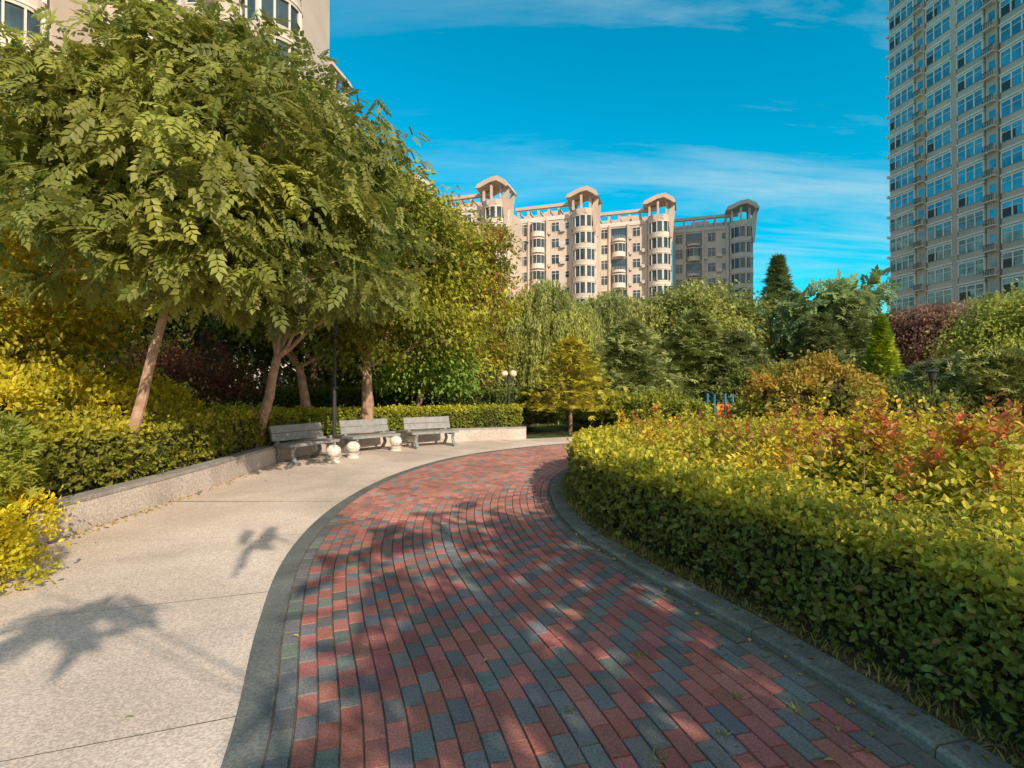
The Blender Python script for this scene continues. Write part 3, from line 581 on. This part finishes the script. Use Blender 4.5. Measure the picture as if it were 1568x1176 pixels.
# ---------------------------------------------------------------- buildings
FH=2.9
def block(name,Rt,ang,w=14.5,nf=11,crownmat=None,dep=13,wmat=None,tmat=None):
    a=R(ang); u=(math.cos(a),-math.sin(a)); n=(-math.sin(a),-math.cos(a)); O=(Rt[0]-u[0]*w,Rt[1]-u[1]*w,0); H=nf*FH
    def P(uu,nn_): return (O[0]+u[0]*uu+n[0]*nn_,O[1]+u[1]*uu+n[1]*nn_)
    e=bpy.data.objects.new(name,None); scene.collection.objects.link(e)
    B=lambda m,*q,mt=0: box(m,O,u,n,*q,mt)
    wl=MB();B(wl,0,w-2.6,-dep,0,0,H); B(wl,w-2.6,w-.2,-dep,-.6,0,H-.002)
    gl=MB();tr=MB();ac=MB()
    rb=2.05; cb=P(w-2.15,.1)
    prism(gl,cb,rb-.12,.2,H-.1,28,0)
    for k in range(nf+1):
        z=k*FH; prism(wl,cb,rb,max(z-.35,0),min(z+.7,H+.01),28,0)
        if 0<k<nf: prism(tr,cb,rb+.06,z-.12,z+.04,28,0)
        if k<nf:
            for q in range(12):
                th=2*math.pi*q/12; x,y=cb[0]+(rb-.08)*math.cos(th),cb[1]+(rb-.08)*math.sin(th)
                prism(tr,(x,y),.08 if q%3 else .2,z+.7,z+2.55,5,0)
    B(wl,w-4.75,w-4.3,.002,.35,0,H+.5)
    B(wl,.0,.35,.002,.25,0,H+.3); B(wl,2.05,2.4,.002,.3,0,H+.3); B(wl,5.45,5.8,.002,.3,0,H+.3)
    wl.build('walls',[wmat or M_bwall],parent=e)
    for k in range(nf):
        z=k*FH
        def win(u0,u1,z0,z1,n0=0.0,m=2):
            B(tr,u0-.07,u1+.07,n0,n0+.05,z+z0-.1,z+z1+.07)
            B(gl,u0,u1,n0+.02,n0+.065,z+z0,z+z1)
            for q in range(1,m): 
                um=u0+(u1-u0)*q/m; B(tr,um-.035,um+.035,n0+.03,n0+.09,z+z0,z+z1)
            B(tr,u0,u1,n0+.03,n0+.085,z+z1-.5,z+z1-.44)
        win(.6,1.8,.8,2.5)
        B(gl,2.5,5.35,.003,.012,z+.15,z+2.6)
        c2=P(3.9,-.1); prism(tr,c2,1.3,z+.0,z+.12,18,0)
        if k%2 or rng.random()<.4:
            prism(tr,c2,1.25,z+.12,z+.9,18,0); prism(gl,c2,1.16,z+.9,z+2.4,18,0); prism(tr,c2,1.26,z+2.4,z+2.6,18,0)
            for q in range(9):
                th=2*math.pi*q/9+.2; prism(tr,(c2[0]+1.19*math.cos(th),c2[1]+1.19*math.sin(th)),.05,z+.9,z+2.4,4,0)
        else:
            for th in np.linspace(0,2*math.pi,27)[:-1]: prism(ac,(c2[0]+1.22*math.cos(th),c2[1]+1.22*math.sin(th)),.025,z+.12,z+1.05,4,0)
            prism(tr,c2,1.25,z+.12,z+.45,18,0)
        win(6.5,7.8,.8,2.4)
        if rng.random()<.8: B(ac,8.1,8.9,.05,.5,z+.6,z+1.2)
        if rng.random()<.5: B(ac,5.85,6.3,.05,.45,z+.3,z+.85)
        if w>14: win(9.0,9.6,1.1,2.2,m=1)
    gl.build('windows',[M_glass],parent=e)
    B(tr,-.1,w-3.6,-.35,.12,H+.003,H+.75)
    tr.build('window_frames_and_balconies',[tmat or M_bwhite],parent=e); ac.build('air_conditioners',[M_ac],parent=e)
    rf=MB()
    for q in np.arange(0,w-3.5,1.9):
        B(rf,q,q+.4,-.3,.0,H+.76,H+2.3); B(rf,q,q+.3,-5.3,-4.9,H,H+2.3); B(rf,q+.02,q+.28,-4.9,-.3,H+2.0,H+2.28)
    B(rf,-.3,w-2.6,-.5,.2,H+2.302,H+2.85); B(rf,-.3,w-2.6,-5.45,-4.85,H+2.303,H+2.851)
    if dep>6: B(rf,3.5,7.0,-9,-5.6,H,H+3.6)
    prism(rf,cb,rb+.12,H+.012,H+.9,8)
    for du,dn in ((-1.7,1.3),(-.2,1.75),(1.3,1.3),(-1.7,-1.5),(1.3,-1.5)):
        B(rf,w-2.15+du-.18,w-2.15+du+.18,dn-.1,dn+.26,H+.9,H+3.3)
    prof_=[(w-5.0,H+2.86),(w-4.6,H+3.5),(w-2.4,H+4.35),(w-1.1,H+4.5),(w+.3,H+3.6),(w+.75,H+2.7),(w+.35,H+2.6),(w-.2,H+3.1),(w-1.3,H+3.75),(w-2.4,H+3.6),(w-4.2,H+2.86)]
    m=len(prof_); V=[]
    for b in (-2.6,2.5):
        for uu,zz in prof_:
            q=P(uu,b); V.append([q[0],q[1],zz])
    i=np.arange(m)
    rf.add(V,[np.c_[i,(i+1)%m,(i+1)%m+m,i+m]]+[np.array([[0+o,1+o,10+o]]) for o in (0,m)]+[np.array([[1+o,2+o,9+o,10+o]]) for o in (0,m)]+[np.array([[2+o,3+o,8+o,9+o]]) for o in (0,m)]+[np.array([[3+o,4+o,7+o,8+o]]) for o in (0,m)]+[np.array([[4+o,5+o,6+o,7+o]]) for o in (0,m)],0)
    for nn0 in (-1.9,1.0):
        V=[]; pr=((w-.3,H-3.2),(w+.05,H-3.2),(w+.55,H+2.64),(w+.1,H+2.8),(w-.6,H+1.2))
        for b in(nn0,nn0+.4):
            for uu,zz in pr:
                q=P(uu,b); V.append([q[0],q[1],zz])
        i=np.arange(5); rf.add(V,[np.arange(5)[None],(np.arange(5)+5)[::-1][None],np.c_[i,(i+1)%5,(i+1)%5+5,i+5]],0)
    rf.build('roof_pergola',[crownmat or M_btan],parent=e)
block('apartment_building',(-.6,87),18); block('apartment_building',(14.8,91.3),18); block('apartment_building',(29,94.5),18,w=13.4); block('apartment_building',(45.2,97.5),18,crownmat=M_bshade,wmat=M_bshade,tmat=M_bshade)
block('apartment_building',(-14.2,85),24); block('apartment_building',(-20.2,60),10,nf=12,dep=5.5)
block('apartment_building',(-15.2,37.5),3,w=15,nf=13,dep=5.5); block('apartment_building',(-30.5,34),3,w=15,nf=13,dep=5.5)

def tower():
    e=bpy.data.objects.new('residential_tower',None); scene.collection.objects.link(e)
    d=np.array([.14,-.99]); d/=np.linalg.norm(d); u=tuple(d); n=(-.99,-.14); O=(54.6,75,0); nf=25; H=nf*FH; W_=22.5
    B=lambda m,*q,mt=0: box(m,O,u,n,*q,mt)
    wl=MB(); B(wl,0,W_,-15,0,0,H); B(wl,-.0,W_,-15,.3,H+.002,H+1.2)
    for q in (4.35,13.5): B(wl,q,q+1.3,.001,.35,0,H)
    B(wl,9.42,10.0,.001,.46,0,H); B(wl,18.72,19.1,.001,.46,0,H)
    gl=MB();tr=MB();ac=MB();rl=MB()
    bays=[(.25,4.1,4),(5.95,9.3,3),(10.1,13.2,3),(15.2,18.6,3),(19.2,22.2,3)]
    for k in range(nf):
        z=k*FH
        for (a,b,m) in bays:
            B(tr,a-.12,b+.1,.0,.5,z-.12,z+.1)
            B(wl,a-.05,b+.05,.002,.35,z+.1,z+.85)
            B(gl,a,b,.0,.40,z+.85,z+2.5)
            B(tr,a-.05,b+.05,.0,.45,z+2.5,z+2.72)
            for q in range(m+1):
                x=a+(b-a)*q/m; B(tr,x-.07,x+.07,.05,.46,z+.852,z+2.498)
            B(tr,a,b,.05,.44,z+1.9,z+1.97)
            if rng.random()<.25: B(rl,a+.1,a+.1+(b-a)*rng.uniform(.2,.45),.39,.41,z+.9,z+1.9)
        B(tr,-.15,0.12,-.1,.62,z-.1,z+.25)
        for q in (4.5,13.65):
            B(tr,q-.1,q+1.08,.352,1.0,z+.2,z+.3)
            if rng.random()<.8: B(ac,q+.05,q+.85,.4,.85,z+.302,z+.95)
            for t in np.linspace(q-.08,q+1.05,7): B(rl,t,t+.05,.95,.99,z+.302,z+.95)
            B(rl,q-.08,q+1.08,.94,.995,z+.951,z+1.02)
            B(gl,q+.2,q+.9,.352,.37,z+1.3,z+2.3)
    wl.build('walls',[M_twall],parent=e)
    gl.build('windows',[M_glasst],parent=e);tr.build('window_bands',[M_tline],parent=e);ac.build('air_conditioners',[M_ac],parent=e);rl.build('railings',[M_rail],parent=e)
tower()

# ---------------------------------------------------------------- world / sun
EL,AZ=31,150
w=bpy.data.worlds.new('World'); scene.world=w; w.use_nodes=True; nt=w.node_tree; N=nt.nodes; L=nt.links; N.clear()
o=N.new('ShaderNodeOutputWorld'); bg=N.new('ShaderNodeBackground'); L.new(bg.outputs[0],o.inputs[0]); bg.inputs[1].default_value=.15
sky=N.new('ShaderNodeTexSky'); sky.sky_type='NISHITA'; sky.sun_disc=False; sky.sun_elevation=R(EL); sky.sun_rotation=R(AZ); sky.air_density=1.0; sky.dust_density=.6; sky.ozone_density=1.5
tint=N.new('ShaderNodeMix'); tint.data_type='RGBA'; tint.blend_type='MULTIPLY'; tint.inputs[0].default_value=1; tint.inputs[7].default_value=(.34,1.36,1.32,1)
L.new(sky.outputs[0],tint.inputs[6])
hs=N.new('ShaderNodeHueSaturation'); hs.inputs['Saturation'].default_value=1.12; L.new(tint.outputs[2],hs.inputs['Color'])
tc=N.new('ShaderNodeTexCoord'); sp=N.new('ShaderNodeSeparateXYZ'); L.new(tc.outputs['Generated'],sp.inputs[0])
ad=N.new('ShaderNodeMath'); ad.operation='ADD'; ad.inputs[1].default_value=.12; L.new(sp.outputs[2],ad.inputs[0])
mxm=N.new('ShaderNodeMath'); mxm.operation='MAXIMUM'; mxm.inputs[1].default_value=.05; L.new(ad.outputs[0],mxm.inputs[0])
cb=N.new('ShaderNodeCombineXYZ')
for i in (0,1):
    d=N.new('ShaderNodeMath'); d.operation='DIVIDE'; L.new(sp.outputs[i],d.inputs[0]); L.new(mxm.outputs[0],d.inputs[1]); L.new(d.outputs[0],cb.inputs[i])
mp=N.new('ShaderNodeMapping'); mp.inputs['Scale'].default_value=(.5,2.2,1); mp.inputs['Rotation'].default_value=(0,0,R(-16)); mp.inputs['Location'].default_value=(1.3,.4,0); L.new(cb.outputs[0],mp.inputs[0])
nz=N.new('ShaderNodeTexNoise'); nz.inputs['Scale'].default_value=1.1; nz.inputs['Detail'].default_value=10; nz.inputs['Roughness'].default_value=.62; nz.inputs['Distortion'].default_value=.6; L.new(mp.outputs[0],nz.inputs[0])
rp=N.new('ShaderNodeValToRGB'); rp.color_ramp.elements[0].position=.46; rp.color_ramp.elements[0].color=(0,0,0,1); rp.color_ramp.elements[1].position=.76; rp.color_ramp.elements[1].color=(.6,.6,.6,1); L.new(nz.outputs[0],rp.inputs[0])
mrx=N.new('ShaderNodeMapRange'); mrx.inputs[1].default_value=-.30; mrx.inputs[2].default_value=.35; mrx.inputs[3].default_value=.25; mrx.inputs[4].default_value=1.2; L.new(sp.outputs[0],mrx.inputs[0])
cf=N.new('ShaderNodeMath'); cf.operation='MULTIPLY'; L.new(rp.outputs[0],cf.inputs[0]); L.new(mrx.outputs[0],cf.inputs[1])
cm=N.new('ShaderNodeMix'); cm.data_type='RGBA'; L.new(cf.outputs[0],cm.inputs[0]); L.new(hs.outputs[0],cm.inputs[6]); cm.inputs[7].default_value=(4.0,5.4,5.8,1)
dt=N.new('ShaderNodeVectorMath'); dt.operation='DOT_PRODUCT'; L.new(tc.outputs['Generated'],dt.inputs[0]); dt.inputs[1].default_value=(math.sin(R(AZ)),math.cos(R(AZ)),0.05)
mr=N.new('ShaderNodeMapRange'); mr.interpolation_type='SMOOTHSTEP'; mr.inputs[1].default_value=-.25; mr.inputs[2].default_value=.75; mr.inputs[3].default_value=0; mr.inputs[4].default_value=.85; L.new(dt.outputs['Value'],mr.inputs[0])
hz=N.new('ShaderNodeMix'); hz.data_type='RGBA'; L.new(mr.outputs[0],hz.inputs[0]); L.new(cm.outputs[2],hz.inputs[6]); hz.inputs[7].default_value=(6.6,5.5,4.7,1)  # warm bright haze added to the unseen sky behind the camera, fills shadows
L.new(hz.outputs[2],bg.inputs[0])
sd=bpy.data.lights.new('sun','SUN'); sd.energy=5.0; sd.angle=R(.53); sd.color=(1,.865,.69); so=bpy.data.objects.new('sun',sd); scene.collection.objects.link(so)
from mathutils import Vector
v=Vector((-math.sin(R(AZ))*math.cos(R(EL)),-math.cos(R(AZ))*math.cos(R(EL)),-math.sin(R(EL))))
so.rotation_euler=v.to_track_quat('-Z','Y').to_euler()
# ---------------------------------------------------------------- camera
cd=bpy.data.cameras.new('camera'); cam=bpy.data.objects.new('camera',cd); scene.collection.objects.link(cam); scene.camera=cam
cd.sensor_width=36; cd.lens=36*800/1568; cd.clip_start=.05; cd.clip_end=1500
cam.location=(0,0,1.6); cam.rotation_euler=(R(90.5),0,0)
scene.view_settings.view_transform='Standard'; scene.view_settings.look='None'; scene.view_settings.exposure=0
